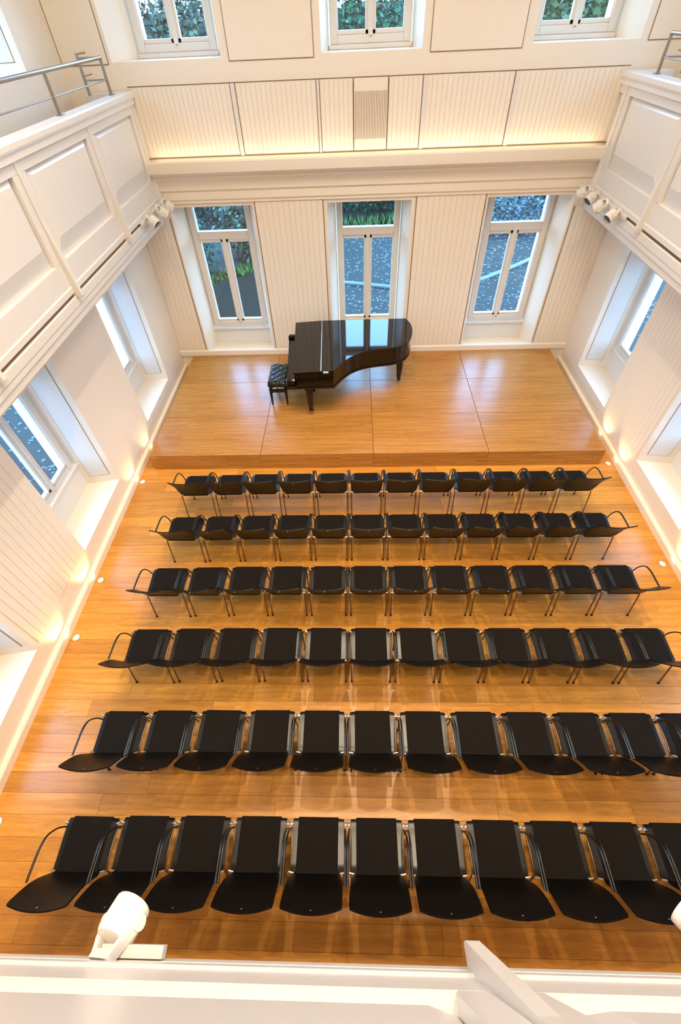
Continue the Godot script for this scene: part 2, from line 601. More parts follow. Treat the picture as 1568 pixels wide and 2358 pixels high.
	for i in 20:
		var x := 0.03 + i * 0.0247
		bx(gs, Vector3(x, 4.02, ZB + 0.010), Vector3(x + 0.0075, 4.58, ZB + 0.0135))
	obj("slot", gs, M.shade_and_track_brown, grille)
	# plain fielded panels between the upper windows
	for r in [[-1.80, -0.57], [1.12, 2.41]]:
		var p := begin()
		cbx(p, Vector3(r[0], 4.965, ZB), Vector3(r[1], 8.0, ZB + 0.012), 0.005)
		obj("panel", p, M.wall_paint, w)
		line_box(w, [[Vector3(r[0] - 0.008, 4.957, ZB), Vector3(r[0], 8.0, ZB + 0.008)], [Vector3(r[1], 4.957, ZB), Vector3(r[1] + 0.008, 8.0, ZB + 0.008)], [Vector3(r[0], 4.957, ZB), Vector3(r[1], 4.965, ZB + 0.008)]])
	for r in [[-4.28, -3.60], [4.17, 4.88]]:
		var p := begin()
		cbx(p, Vector3(r[0], 4.985, ZB), Vector3(r[1], 8.0, ZB + 0.012), 0.005)
		obj("panel", p, M.wall_paint, w)
		line_box(w, [[Vector3(r[0] - 0.008, 4.977, ZB), Vector3(r[0], 8.0, ZB + 0.008)], [Vector3(r[1], 4.977, ZB), Vector3(r[1] + 0.008, 8.0, ZB + 0.008)], [Vector3(r[0], 4.977, ZB), Vector3(r[1], 4.985, ZB + 0.008)]])
	# hinged lining boards on the upper reveals
	# cornice with a light cove behind its lip
	var prof := PackedVector2Array([Vector2(0, 3.23), Vector2(0.03, 3.23), Vector2(0.03, 3.26), Vector2(0.05, 3.29), Vector2(0.05, 3.40), Vector2(0.075, 3.43), Vector2(0.075, 3.47), Vector2(0.09, 3.55), Vector2(0.13, 3.60), Vector2(0.13, 3.63),
		Vector2(0.20, 3.66), Vector2(0.235, 3.70), Vector2(0.24, 3.74), Vector2(0.24, 3.84), Vector2(0.225, 3.855), Vector2(0.20, 3.855), Vector2(0.20, 3.80), Vector2(0, 3.80)])
	var cn := begin()
	ext(cn, prof, Vector3(-3.42, 0, ZB), Vector3(0, 0, 1), Vector3(0, 1, 0), Vector3(7.44, 0, 0), 30.0)
	struct(obj("trim_1", cn, M.wall_paint))
	var cove := node("cove_light")
	tag(cove, "long warm strip light hidden in the cove behind the cornice lip", "strip light")
	var cs := begin()
	cbx(cs, Vector3(-3.3, 3.80, ZB + 0.10), Vector3(3.9, 3.815, ZB + 0.13), 0.003)
	obj("strip", cs, M.lamp_glow, cove)
	for i in 4:
		var l := AreaLight3D.new()
		l.name = "glow"
		l.area_size = Vector2(1.7, 0.03)
		l.light_color = Color(1.0, 0.93, 0.80)
		l.light_energy = 0.19
		l.area_range = 30.0
		l.shadow_enabled = true
		l.position = Vector3(-2.4 + i * 1.8, 3.822, ZB + 0.12)
		l.rotation = Vector3(PI / 2, 0, 0)
		cove.add_child(l, true)
	var n := 1
	for x in c:
		make_window("window_%d" % n, Vector3(x, 0, -9.72), 0.0, 0.0, 0.36, 0.75)
		n += 1
	for q in u:
		make_window("window_%d" % n, Vector3(q[2], 0, -9.68), 0.0, 4.28, -1.0, 0.0)
		var sl := begin()
		cbx(sl, Vector3(q[2] - 0.62, 5.0, -9.7), Vector3(q[2] + 0.62, 5.055, -9.58), 0.01)
		obj("sill", sl, M.white_paint, get_node("window_%d" % n)).position = -get_node("window_%d" % n).position
		n += 1

# side: -1 left, 1 right. lower niches in the thick panelled wall, upper ones in the gallery wall
func side_wall(called: String, side: float, niches: Array, upper: Array, first: int, lined: Array) -> void:
	var xf := XL if side < 0 else XR
	var st := begin()
	var b := xf + side * 0.50      # where the reveals end
	var o := xf + side * 0.80      # outer face
	var fr := 0.725
	bx(st, Vector3(xf, -0.1, 4.6), Vector3(o, 0.41, -9.7))
	var zs := niches.duplicate()
	for k in zs.size() + 1:
		var n0: float = 4.6 if k == 0 else zs[k - 1] - fr
		var n1: float = 4.6 if k == 0 else zs[k - 1] - 0.635
		var f0: float = -9.7 if k == zs.size() else zs[k] + fr
		var f1: float = -9.7 if k == zs.size() else zs[k] + 0.635
		var n2 := n1 if k == 0 else n1 + 0.03
		var f2 := f1 if k == zs.size() else f1 - 0.03
		prism(st, [Vector2(xf, n0), Vector2(xf, f0), Vector2(b, f1), Vector2(o, f2), Vector2(o, n2), Vector2(b, n1)], 0.41, 3.2)
	var g := xf + side * 0.40      # gallery wall face
	bx(st, Vector3(xf, 3.2, 4.6), Vector3(g + side * 0.8, 3.45, -9.7))
	bx(st, Vector3(g, 3.45, 4.6), Vector3(g + side * 0.8, 4.98, -9.7))
	for k in upper.size() + 1:
		var n0: float = 4.6 if k == 0 else upper[k - 1] - 0.75
		var n1: float = 4.6 if k == 0 else upper[k - 1] - 0.635
		var f0: float = -9.7 if k == upper.size() else upper[k] + 0.75
		var f1: float = -9.7 if k == upper.size() else upper[k] + 0.635
		var n2 := n1 if k == 0 else n1 + 0.03
		var f2 := f1 if k == upper.size() else f1 - 0.03
		prism(st, [Vector2(g, n0), Vector2(g, f0), Vector2(g + side * 0.5, f1), Vector2(g + side * 0.8, f2), Vector2(g + side * 0.8, n2), Vector2(g + side * 0.5, n1)], 4.98, 7.5)
	bx(st, Vector3(g, 7.5, 4.6), Vector3(g + side * 0.8, 8.7, -9.7))
	var w := obj(called, st, M.wall_paint)
	struct(w)
	for l in lined:
		slats(w, Vector3(xf, 0, l[0]), Vector3.FORWARD, Vector3(-side, 0, 0), l[0] - l[1], 0.43, 2.98, 0.10)
	# lining boards set in the far and near reveals (shutter cases)
	for z in niches:
		for s in [-1.0, 1.0]:
			var p := begin()
			var a0 := Vector3(xf + side * 0.10, 0, z + s * (fr - 0.018))
			var a1 := Vector3(xf + side * 0.40, 0, z + s * (0.635 + 0.018))
			var along := (a1 - a0).normalized()
			var out := Vector3(along.z, 0, -along.x) * (1.0 if along.x * s < 0 else -1.0)
			if out.z * s > 0: out = -out
			ext(p, PackedVector2Array([Vector2(0, 0), Vector2((a1 - a0).length(), 0), Vector2((a1 - a0).length(), 2.45), Vector2(0, 2.45)]), a0 + Vector3(0, 0.56, 0) - out * 0.004, along, Vector3.UP, out * 0.012)
			obj("lining_board", p, M.white_paint, w)
			var j := begin()
			var L := (a1 - a0).length()
			for q in [[-0.006, -0.006, 0.0, 2.456], [L, -0.006, L + 0.006, 2.456], [0.0, -0.006, L, 0.0]]:
				ext(j, PackedVector2Array([Vector2(q[0], q[1]), Vector2(q[2], q[1]), Vector2(q[2], q[3]), Vector2(q[0], q[3])]), a0 + Vector3(0, 0.56, 0) - out * 0.004, along, Vector3.UP, out * 0.008)
			obj("shade_gap_strip", j, M.shade_and_track_brown, w)  # brown edging puts the shade of the gap round the board into colour
	for z in upper:
		for s in [-1.0, 1.0]:
			var p := begin()
			var a0 := Vector3(g + side * 0.10, 0, z + s * (0.75 - 0.023))
			var a1 := Vector3(g + side * 0.40, 0, z + s * (0.635 + 0.023))
			var along := (a1 - a0).normalized()
			var out := Vector3(along.z, 0, -along.x)
			if out.z * s > 0: out = -out
			ext(p, PackedVector2Array([Vector2(0, 0), Vector2((a1 - a0).length(), 0), Vector2((a1 - a0).length(), 2.3), Vector2(0, 2.3)]), a0 + Vector3(0, 5.10, 0) - out * 0.004, along, Vector3.UP, out * 0.012)
			obj("lining_board", p, M.white_paint, w)
			var j := begin()
			var L := (a1 - a0).length()
			for q in [[-0.006, -0.006, 0.0, 2.306], [0.0, -0.006, L, 0.0]]:
				ext(j, PackedVector2Array([Vector2(q[0], q[1]), Vector2(q[2], q[1]), Vector2(q[2], q[3]), Vector2(q[0], q[3])]), a0 + Vector3(0, 5.10, 0) - out * 0.004, along, Vector3.UP, out * 0.008)
			obj("shade_gap_strip", j, M.shade_and_track_brown, w)  # same painted gap shade round the upper boards
	var n := first
	for z in niches:
		make_window("window_%d" % n, Vector3(xf + side * 0.57, 0, z), -side * PI / 2, 0.06, 0.41, 0.86)
		n += 1
	for z in upper:
		make_window("window_%d" % n, Vector3(g + side * 0.57, 0, z), -side * PI / 2, 4.26, -1.0, 0.0)
		n += 1

func room() -> void:
	# floor: oak boards laid across the hall
	var st := begin()
	cur = Color(0.7, 0.7, 0.7)
	bx(st, Vector3(-4.8, -0.3, -9.9), Vector3(5.5, -0.02, 4.9))
	bx(st, Vector3(XL, -0.02, 0.80), Vector3(XR, 0.0, 4.6))
	bx(st, Vector3(XL, -0.02, -9.2), Vector3(XR, -0.004, -6.2))
	cur = Color.WHITE
	var fl := obj("floor", st, M.floor_oak)
	struct(fl)
	var w := 0.195
	for row in 36:
		var z := 0.79 - row * w
		var x := XL + 0.01
		var first := true
		while x < XR - 0.02:
			var l := rng.randf_range(1.3, 2.3)
			if first: l = rng.randf_range(0.5, 2.0)
			first = false
			var e := minf(x + l, XR - 0.01)
			if XR - e < 0.4: e = XR - 0.01
			var p := begin()
			var t := rng.randf_range(0.74, 1.14)
			cur = Color(t, t * rng.randf_range(0.96, 1.01), t * rng.randf_range(0.90, 1.02))
			uvo = Vector2(rng.randf(), rng.randf())
			cbx(p, Vector3(x + 0.0008, -0.02, z - w + 0.0008), Vector3(e - 0.0008, rng.randf_range(-0.0003, 0.0003), z - 0.0008), 0.0012)
			obj("plank", p, M.floor_oak, fl)
			x = e
	cur = Color.WHITE
	uvo = Vector2.ZERO
	var ce := begin()
	bx(ce, Vector3(-5.2, 8.6, -10.0), Vector3(5.8, 8.9, 4.9))
	struct(obj("ceiling", ce, M.wall_paint))
	back_wall()
	side_wall("wall_left", -1.0, [-1.475, -4.42, -7.42], [-1.5, -4.5, -7.45], 7, [[-2.28, -3.62]])
	side_wall("wall_right", 1.0, [-1.8, -4.73, -7.61], [-1.8, -4.75, -7.7], 13, [[-5.50, -6.84], [-2.6, -3.94]])
	var fw := begin()
	bx(fw, Vector3(-5.2, -0.1, 4.6), Vector3(5.8, 8.7, 4.9))
	struct(obj("wall_front", fw, M.wall_paint))
	# skirtings
	for s in [-1.0, 1.0]:
		var b := begin()
		var x := XL if s < 0 else XR
		ext(b, PackedVector2Array([Vector2(0, 0), Vector2(0.06, 0), Vector2(0.06, 0.10), Vector2(0.05, 0.115), Vector2(0, 0.12)]), Vector3(x, 0.0, 4.6), Vector3(-s, 0, 0), Vector3.UP, Vector3(0, 0, -13.8))
		struct(obj("baseboard_left" if s < 0 else "baseboard_right", b, M.wall_paint))
	var bb := begin()
	ext(bb, PackedVector2Array([Vector2(0, 0), Vector2(0.035, 0), Vector2(0.035, 0.10), Vector2(0.025, 0.115), Vector2(0, 0.12)]), Vector3(XL, HS, ZB), Vector3(0, 0, 1), Vector3.UP, Vector3(XR - XL, 0, 0))
	struct(obj("baseboard_back", bb, M.wall_paint))

# ------------------------------------------------------------------ stage
func stage() -> void:
	var t := node("stage")
	tag(t, "low oak stage of square deck modules filling the end of the hall under the piano", "stage")
	var x0 := -3.66
	var x1 := 4.27
	var z0 := -5.80
	var z1 := -9.17
	var c := begin()
	bx(c, Vector3(x0 + 0.03, 0.0, z1), Vector3(x1 - 0.03, HS - 0.03, z0 - 0.03))
	obj("carcass", c, M.dark_gap, t)
	var w := (x1 - x0) / 4.0
	var zs := [-5.80, -6.90, -8.05, -9.17]
	for i in 4:
		for k in 3:
			var p := begin()
			var v := rng.randf_range(0.95, 1.06)
			cur = Color(v, v, v)
			uvo = Vector2(rng.randf(), rng.randf())
			cbx(p, Vector3(x0 + w * i + 0.003, HS - 0.03, zs[k] - 0.003 + (0.003 if k == 0 else 0.0)), Vector3(x0 + w * (i + 1) - 0.003, HS, zs[k + 1] + 0.003), 0.003)
			obj("deck_panel", p, M.stage_oak, t)
		var f := begin()
		uvo = Vector2(rng.randf(), rng.randf())
		cbx(f, Vector3(x0 + w * i + 0.001, 0.0, z0 - 0.03), Vector3(x0 + w * (i + 1) - 0.001, HS - 0.032, z0 - 0.002), 0.002)
		obj("front_panel", f, M.stage_oak, t)
	for x in [x0, x1 - 0.03]:
		var f := begin()
		cbx(f, Vector3(x, 0.0, z1), Vector3(x + 0.03, HS - 0.032, z0 - 0.032), 0.002)
		obj("end_panel", f, M.stage_oak, t)
	cur = Color.WHITE
	uvo = Vector2.ZERO

# ------------------------------------------------------------------ chairs
func make_chair() -> Node3D:
	var t := node("stacking_chair")
	# seat cushion
	var s := begin()
	var prof := PackedVector2Array([Vector2(-0.452, 0.455), Vector2(-0.470, 0.465), Vector2(-0.478, 0.479), Vector2(-0.474, 0.491), Vector2(-0.458, 0.499), Vector2(-0.425, 0.502), Vector2(-0.345, 0.499), Vector2(-0.245, 0.494), Vector2(-0.145, 0.490), Vector2(-0.050, 0.490),
		Vector2(-0.050, 0.468), Vector2(-0.145, 0.469), Vector2(-0.245, 0.473), Vector2(-0.345, 0.478), Vector2(-0.425, 0.480), Vector2(-0.445, 0.474)])
	ext(s, prof, Vector3(-0.186, 0, 0), Vector3(0, 0, 1), Vector3.UP, Vector3(0.372, 0, 0), 50.0)
	obj("seat", s, M.black_cloth, t)
	for q in [-1.0, 1.0]:
		var r := begin()
		var edge := PackedVector2Array([Vector2(-0.444, 0.460), Vector2(-0.461, 0.469), Vector2(-0.466, 0.484), Vector2(-0.454, 0.495), Vector2(-0.42, 0.498), Vector2(-0.345, 0.495), Vector2(-0.245, 0.490), Vector2(-0.145, 0.486), Vector2(-0.082, 0.485), Vector2(-0.066, 0.476), Vector2(-0.08, 0.468), Vector2(-0.245, 0.471), Vector2(-0.42, 0.478)])
		ext(r, edge, Vector3(q * 0.186, 0.001, 0), Vector3(0, 0, 1), Vector3.UP, Vector3(q * 0.030, -0.006, 0), 50.0)
		ext(r, edge, Vector3(q * 0.216, -0.005, 0), Vector3(0, 0, 1), Vector3.UP, Vector3(q * 0.022, -0.017, 0), 50.0)
		obj("seat_edge", r, M.black_trim, t)
	# moulded back, curved round the sitter
	var g := []
	var rows := [[0.466, -0.060, 0.198], [0.486, -0.053, 0.205], [0.505, -0.043, 0.212], [0.535, -0.029, 0.220], [0.60, -0.004, 0.229], [0.68, 0.030, 0.235], [0.76, 0.070, 0.239], [0.85, 0.122, 0.242], [0.92, 0.168, 0.243], [0.953, 0.190, 0.241], [0.966, 0.198, 0.234]]
	for r in rows:
		var row := []
		var bend: float = clampf((r[0] - 0.49) / 0.25, 0.0, 1.0) * 0.037
		for j in 13:
			var x: float = (j / 6.0 - 1.0)
			row.append(Vector3(x * r[2], r[0], r[1] - bend * x * x))
		g.append(row)
	var b := begin()
	sheet(b, g, 0.012)
	var back := obj("backrest", b, M.black_shell, t)
	var bt := begin()
	lathe(bt, [Vector2(0.012, -0.014), Vector2(0.012, 0.005), Vector2(0.007, 0.009), Vector2(0, 0.010)], Transform3D(Basis(Vector3.RIGHT, deg_to_rad(-60)), Vector3(0, 0.932, 0.171)), 8)
	obj("rivet", bt, M.steel, back)
	for q in [-1.0, 1.0]:
		# front leg runs up past the seat and bends back into the arm
		var f := begin()
		tube(f, [Vector3(q * 0.236, 0.012, -0.415), Vector3(q * 0.246, 0.46, -0.395)], 0.0085, 7)
		var fl := obj("leg", f, M.leg_steel, t)
		var ft := begin()
		lathe(ft, [Vector2(0, 0.0), Vector2(0.013, 0.0), Vector2(0.013, 0.018), Vector2(0.009, 0.024)], Transform3D(Basis(), Vector3(q * 0.236, 0, -0.415)), 8)
		obj("foot", ft, M.rubber, fl)
		var rl := begin()
		tube(rl, rounded([Vector3(q * 0.234, 0.012, 0.0), Vector3(q * 0.238, 0.44, -0.085), Vector3(q * 0.238, 0.458, -0.24), Vector3(q * 0.246, 0.46, -0.395)], 0.05, 4), 0.0085, 7)
		var rr := obj("leg", rl, M.leg_steel, t)
		var rf := begin()
		lathe(rf, [Vector2(0, 0.0), Vector2(0.014, 0.0), Vector2(0.014, 0.018), Vector2(0.009, 0.024)], Transform3D(Basis(), Vector3(q * 0.234, 0, 0.0)), 8)
		obj("foot", rf, M.rubber, rr)
		var a := begin()
		var path := rounded([Vector3(q * 0.246, 0.46, -0.395), Vector3(q * 0.252, 0.60, -0.375), Vector3(q * 0.257, 0.765, -0.285), Vector3(q * 0.258, 0.770, 0.020)], 0.14, 7)
		var rad := []
		for k in path.size(): rad.append(0.0075 if k < 12 else 0.0100)
		tube(a, path, rad, 8)
		obj("armrest", a, M.arm_black, t)
		var cl := begin()
		cbx(cl, Vector3(q * 0.240, 0.468, -0.440), Vector3(q * 0.262, 0.488, -0.410), 0.004)
		tube(cl, [Vector3(q * 0.222, 0.478, -0.418), Vector3(q * 0.264, 0.490, -0.436)], 0.006, 6)
		obj("link_clip", cl, M.chrome, t)
		var pin := begin()
		tube(pin, [Vector3(q * 0.205, 0.470, -0.068), Vector3(q * 0.250, 0.474, -0.076)], 0.010, 8)
		obj("bolt", pin, M.chrome, t)
	var cr := begin()
	tube(cr, [Vector3(-0.242, 0.457, -0.28), Vector3(0.242, 0.457, -0.28)], 0.009, 7)
	tube(cr, [Vector3(-0.238, 0.447, -0.11), Vector3(0.238, 0.447, -0.11)], 0.009, 7)
	obj("crossbar", cr, M.leg_steel, t)
	return t

func chairs() -> void:
	var proto := make_chair()
	var zr := [-4.675, -3.790, -2.880, -1.980, -1.018, -0.062]
	var sh := [0.004, 0.004, -0.004, 0.004, -0.002, 0.006]
	var row_words := ["the front row facing the stage", "the second row from the stage", "the third row from the stage", "the fourth row from the stage", "the fifth row from the stage", "the rearmost row"]
	var nth := ["leftmost", "second from the left", "third from the left", "fourth from the left", "fifth from the left", "sixth from the left", "seventh from the left", "eighth from the left", "ninth from the left", "third from the right", "second from the right", "rightmost"]
	for r in 6:
		for k in 12:
			var c := proto if r == 0 and k == 0 else copy(proto, "stacking_chair")
			var x: float = -0.115 + 0.5365 * (k - 4.5) + sh[r]
			var left := maxf(0.0, (-0.6 - x) / 2.2)
			c.position = Vector3(x, 0.0, zr[r] + 0.03 * left * left)
			c.rotation.y = rng.randf_range(-0.006, 0.006)
			tag(c, "black armchair, %s in %s" % [nth[k], row_words[r]], "chair", "black chairs in %s" % row_words[r])

# ------------------------------------------------------------------ piano and bench
func smooth_curve(pts: Array, steps: int) -> Array:
	var out := []
	for i in pts.size() - 1:
		var p0: Vector2 = pts[maxi(i - 1, 0)]
		var p1: Vector2 = pts[i]
		var p2: Vector2 = pts[i + 1]
		var p3: Vector2 = pts[mini(i + 2, pts.size() - 1)]
		for k in steps:
			out.append(p1.cubic_interpolate(p2, p0, p3, float(k) / steps))
	out.append(pts[-1])
	return out

func grow(poly: Array, d: float) -> PackedVector2Array:
	var r := Geometry2D.offset_polygon(PackedVector2Array(poly), d, Geometry2D.JOIN_MITER)
	return r[0]

func piano() -> void:
	var t := node("grand_piano")
	tag(t, "glossy black grand piano with closed lid on the stage", "piano")
	var curve := smooth_curve([Vector2(-0.37, -6.85), Vector2(-0.21, -7.13), Vector2(-0.04, -7.33), Vector2(0.18, -7.46), Vector2(0.40, -7.52), Vector2(0.63, -7.56), Vector2(0.86, -7.65), Vector2(1.03, -7.86), Vector2(1.10, -8.18), Vector2(1.09, -8.47), Vector2(1.01, -8.70)], 5)
	var outline := [Vector2(-1.165, -8.62), Vector2(-1.06, -6.83)] + curve
	var u := Vector3(1, 0, 0)
	var v := Vector3(0, 0, 1)
	# case
	var st := begin()
	ext(st, grow(outline, -0.025), Vector3(0, 0.96, 0), u, v, Vector3(0, 0.30, 0), 40.0)
	obj("case", st, M.piano_black, t)
	var md := begin()
	ext(md, grow(outline, -0.012), Vector3(0, 0.945, 0), u, v, Vector3(0, 0.035, 0), 40.0)
	obj("rim_moulding", md, M.piano_black, t)
	# lid in two leaves with a hinge
	var hx := -0.625
	var hz := 0.055     # the piano stands slightly turned
	var front := begin()
	ext(front, PackedVector2Array([Vector2(-1.185, -8.63), Vector2(-1.075, -6.80), Vector2(-0.60, -6.835), Vector2(-0.665, -8.69)]), Vector3(0, 1.275, 0), u, v, Vector3(0, 0.028, 0))
	var fl := obj("lid_flap", front, M.piano_black, t)
	var main := begin()
	var mo := [Vector2(-0.655, -8.69), Vector2(-0.590, -6.835)] + curve
	ext(main, grow(mo, 0.0), Vector3(0, 1.275, 0), u, v, Vector3(0, 0.028, 0), 40.0)
	var ml := obj("lid", main, M.piano_black, t)
	var hg := begin()
	tube(hg, [Vector3(-0.660, 1.303, -8.688), Vector3(-0.595, 1.303, -6.838)], 0.008, 8)
	obj("hinge", hg, M.chrome, ml)
	var kn := begin()
	cbx(kn, Vector3(-0.56, 1.262, -6.845), Vector3(-0.46, 1.30, -6.815), 0.008)
	obj("lid_catch", kn, M.chrome, ml)
	# keyboard: bed, cheeks, closed fallboard
	var kb := begin()
	ext(kb, PackedVector2Array([Vector2(-1.34, -8.50), Vector2(-1.235, -6.86), Vector2(-1.05, -6.86), Vector2(-1.15, -8.58)]), Vector3(0, 0.93, 0), u, v, Vector3(0, 0.07, 0))
	obj("keybed", kb, M.piano_black, t)
	var kk := begin()
	ext(kk, PackedVector2Array([Vector2(-1.325, -8.38), Vector2(-1.245, -6.98), Vector2(-1.18, -6.98), Vector2(-1.255, -8.38)]), Vector3(0, 1.0, 0), u, v, Vector3(0, 0.02, 0))
	obj("keyslip", kk, M.piano_black, t)
	var fb := begin()
	ext(fb, PackedVector2Array([Vector2(-1.30, -8.40), Vector2(-1.222, -6.97), Vector2(-1.09, -6.97), Vector2(-1.17, -8.42)]), Vector3(0, 1.0, 0), u, v, Vector3(0, 0.075, 0))
	obj("fallboard", fb, M.piano_black, t)
	for e in [[-6.86, -6.965, -1.238, -1.05], [-8.41, -8.52, -1.338, -1.14]]:
		var ck := begin()
		cbx(ck, Vector3(e[2], 1.0, e[0]), Vector3(e[3], 1.13, e[1]), 0.025)
		obj("cheek", ck, M.piano_black, t)
	# legs with brass castors
	for p in [[-0.84, -6.945, -0.836, -6.86], [-0.95, -8.36, -0.95, -8.36], [0.87, -7.92, 0.872, -7.86]]:
		var lg := begin()
		var x: float = p[0]
		var z: float = p[1]
		lathe(lg, [Vector2(0.115, 0.945), Vector2(0.115, 0.90), Vector2(0.085, 0.875), Vector2(0.088, 0.80), Vector2(0.045, HS + 0.10), Vector2(0.045, HS + 0.085)], Transform3D(Basis(Vector3.UP, PI / 4), Vector3(x, 0, z)), 4)
		var leg := obj("leg", lg, M.piano_black, t)
		var ca := begin()
		lathe(ca, [Vector2(0.0, HS + 0.095), Vector2(0.05, HS + 0.09), Vector2(0.05, HS + 0.07), Vector2(0.03, HS + 0.055), Vector2(0.02, HS + 0.05)], Transform3D(Basis(), Vector3(x, 0, z)), 12)
		tube(ca, [Vector3(x - 0.012, HS + 0.032, z), Vector3(x + 0.012, HS + 0.032, z)], 0.032, 12)
		obj("castor", ca, M.brass, leg)
	# pedal lyre
	var ly := begin()
	for q in [-0.06, 0.06]:
		tube(ly, [Vector3(-0.84, 0.95, -7.70 + q), Vector3(-0.86, HS + 0.13, -7.70 + q * 1.3)], 0.018, 8)
	cbx(ly, Vector3(-0.92, HS + 0.06, -7.83), Vector3(-0.80, HS + 0.14, -7.57), 0.01)
	var lyre := obj("pedal_lyre", ly, M.piano_black, t)
	for q in [-0.07, 0.0, 0.07]:
		var pd := begin()
		tube(pd, [Vector3(-0.90, HS + 0.08, -7.70 + q), Vector3(-1.03, HS + 0.05, -7.70 + q)], [0.010, 0.018], 8)
		obj("pedal", pd, M.brass, lyre)

	# tufted bench
	var b := node("piano_bench")
	tag(b, "black tufted leather piano bench beside the keyboard on the stage", "bench")
	var c := begin()
	var g := []
	var x0 := -1.655
	var z0 := -7.915
	var W := 0.36
	var D := 0.69
	for i in 37:
		var row := []
		for j in 25:
			var a := j / 24.0
			var e := i / 36.0
			var edge := minf(minf(a, 1.0 - a) * W, minf(e, 1.0 - e) * D)
			var roundy := 0.03 * pow(1.0 - clampf(edge / 0.05, 0.0, 1.0), 2.0)
			var uu := a * 4.0
			var vv := e * 8.0
			var d1 := absf(fposmod((uu + vv) * 0.5, 1.0) - 0.5)
			var d2 := absf(fposmod((uu - vv) * 0.5, 1.0) - 0.5)
			var crease := maxf(pow(d1 * 2.0, 6.0), pow(d2 * 2.0, 6.0))
			row.append(Vector3(x0 + a * W, 0.85 - roundy - 0.018 * crease, z0 + e * D))
		g.append(row)
	sheet(c, g, 0.0)
	cbx(c, Vector3(x0 - 0.001, 0.74, z0 - 0.001), Vector3(x0 + W + 0.001, 0.822, z0 + D + 0.001), 0.012)
	var cu := obj("cushion", c, M.leather, b)
	var bu := begin()
	for i in range(0, 9):
		for j in range(0, 5):
			if (i + j) % 2 == 1 and i > 0 and i < 8 and j > 0 and j < 4:
				lathe(bu, [Vector2(0.010, -0.004), Vector2(0.008, 0.003), Vector2(0, 0.005)], Transform3D(Basis(), Vector3(x0 + W * j / 4.0, 0.834, z0 + D * i / 8.0)), 6)
	obj("button", bu, M.leather, cu)
	var fr := begin()
	for e in [[x0 + 0.01, z0 + 0.01, x0 + W - 0.01, z0 + 0.05], [x0 + 0.01, z0 + D - 0.05, x0 + W - 0.01, z0 + D - 0.01], [x0 + 0.01, z0 + 0.05, x0 + 0.05, z0 + D - 0.05], [x0 + W - 0.05, z0 + 0.05, x0 + W - 0.01, z0 + D - 0.05]]:
		cbx(fr, Vector3(e[0], 0.62, e[1]), Vector3(e[2], 0.68, e[3]), 0.004)
	obj("apron", fr, M.piano_black, b)
	var sc := begin()
	for z in [z0 + 0.12, z0 + D - 0.12]:
		tube(sc, [Vector3(x0 + 0.05, 0.66, z), Vector3(x0 + W - 0.06, 0.75, z)], 0.010, 6)
		tube(sc, [Vector3(x0 + W - 0.05, 0.66, z), Vector3(x0 + 0.06, 0.75, z)], 0.010, 6)
	obj("lift_bar", sc, M.steel, b)
	for e in [[x0 + 0.035, z0 + 0.035], [x0 + W - 0.035, z0 + 0.035], [x0 + 0.035, z0 + D - 0.035], [x0 + W - 0.035, z0 + D - 0.035]]:
		var lg := begin()
		lathe(lg, [Vector2(0.034, 0.70), Vector2(0.034, 0.60), Vector2(0.018, HS + 0.004), Vector2(0.0, HS + 0.002)], Transform3D(Basis(Vector3.UP, PI / 4), Vector3(e[0], 0, e[1])), 4)
		obj("leg", lg, M.piano_black, b)

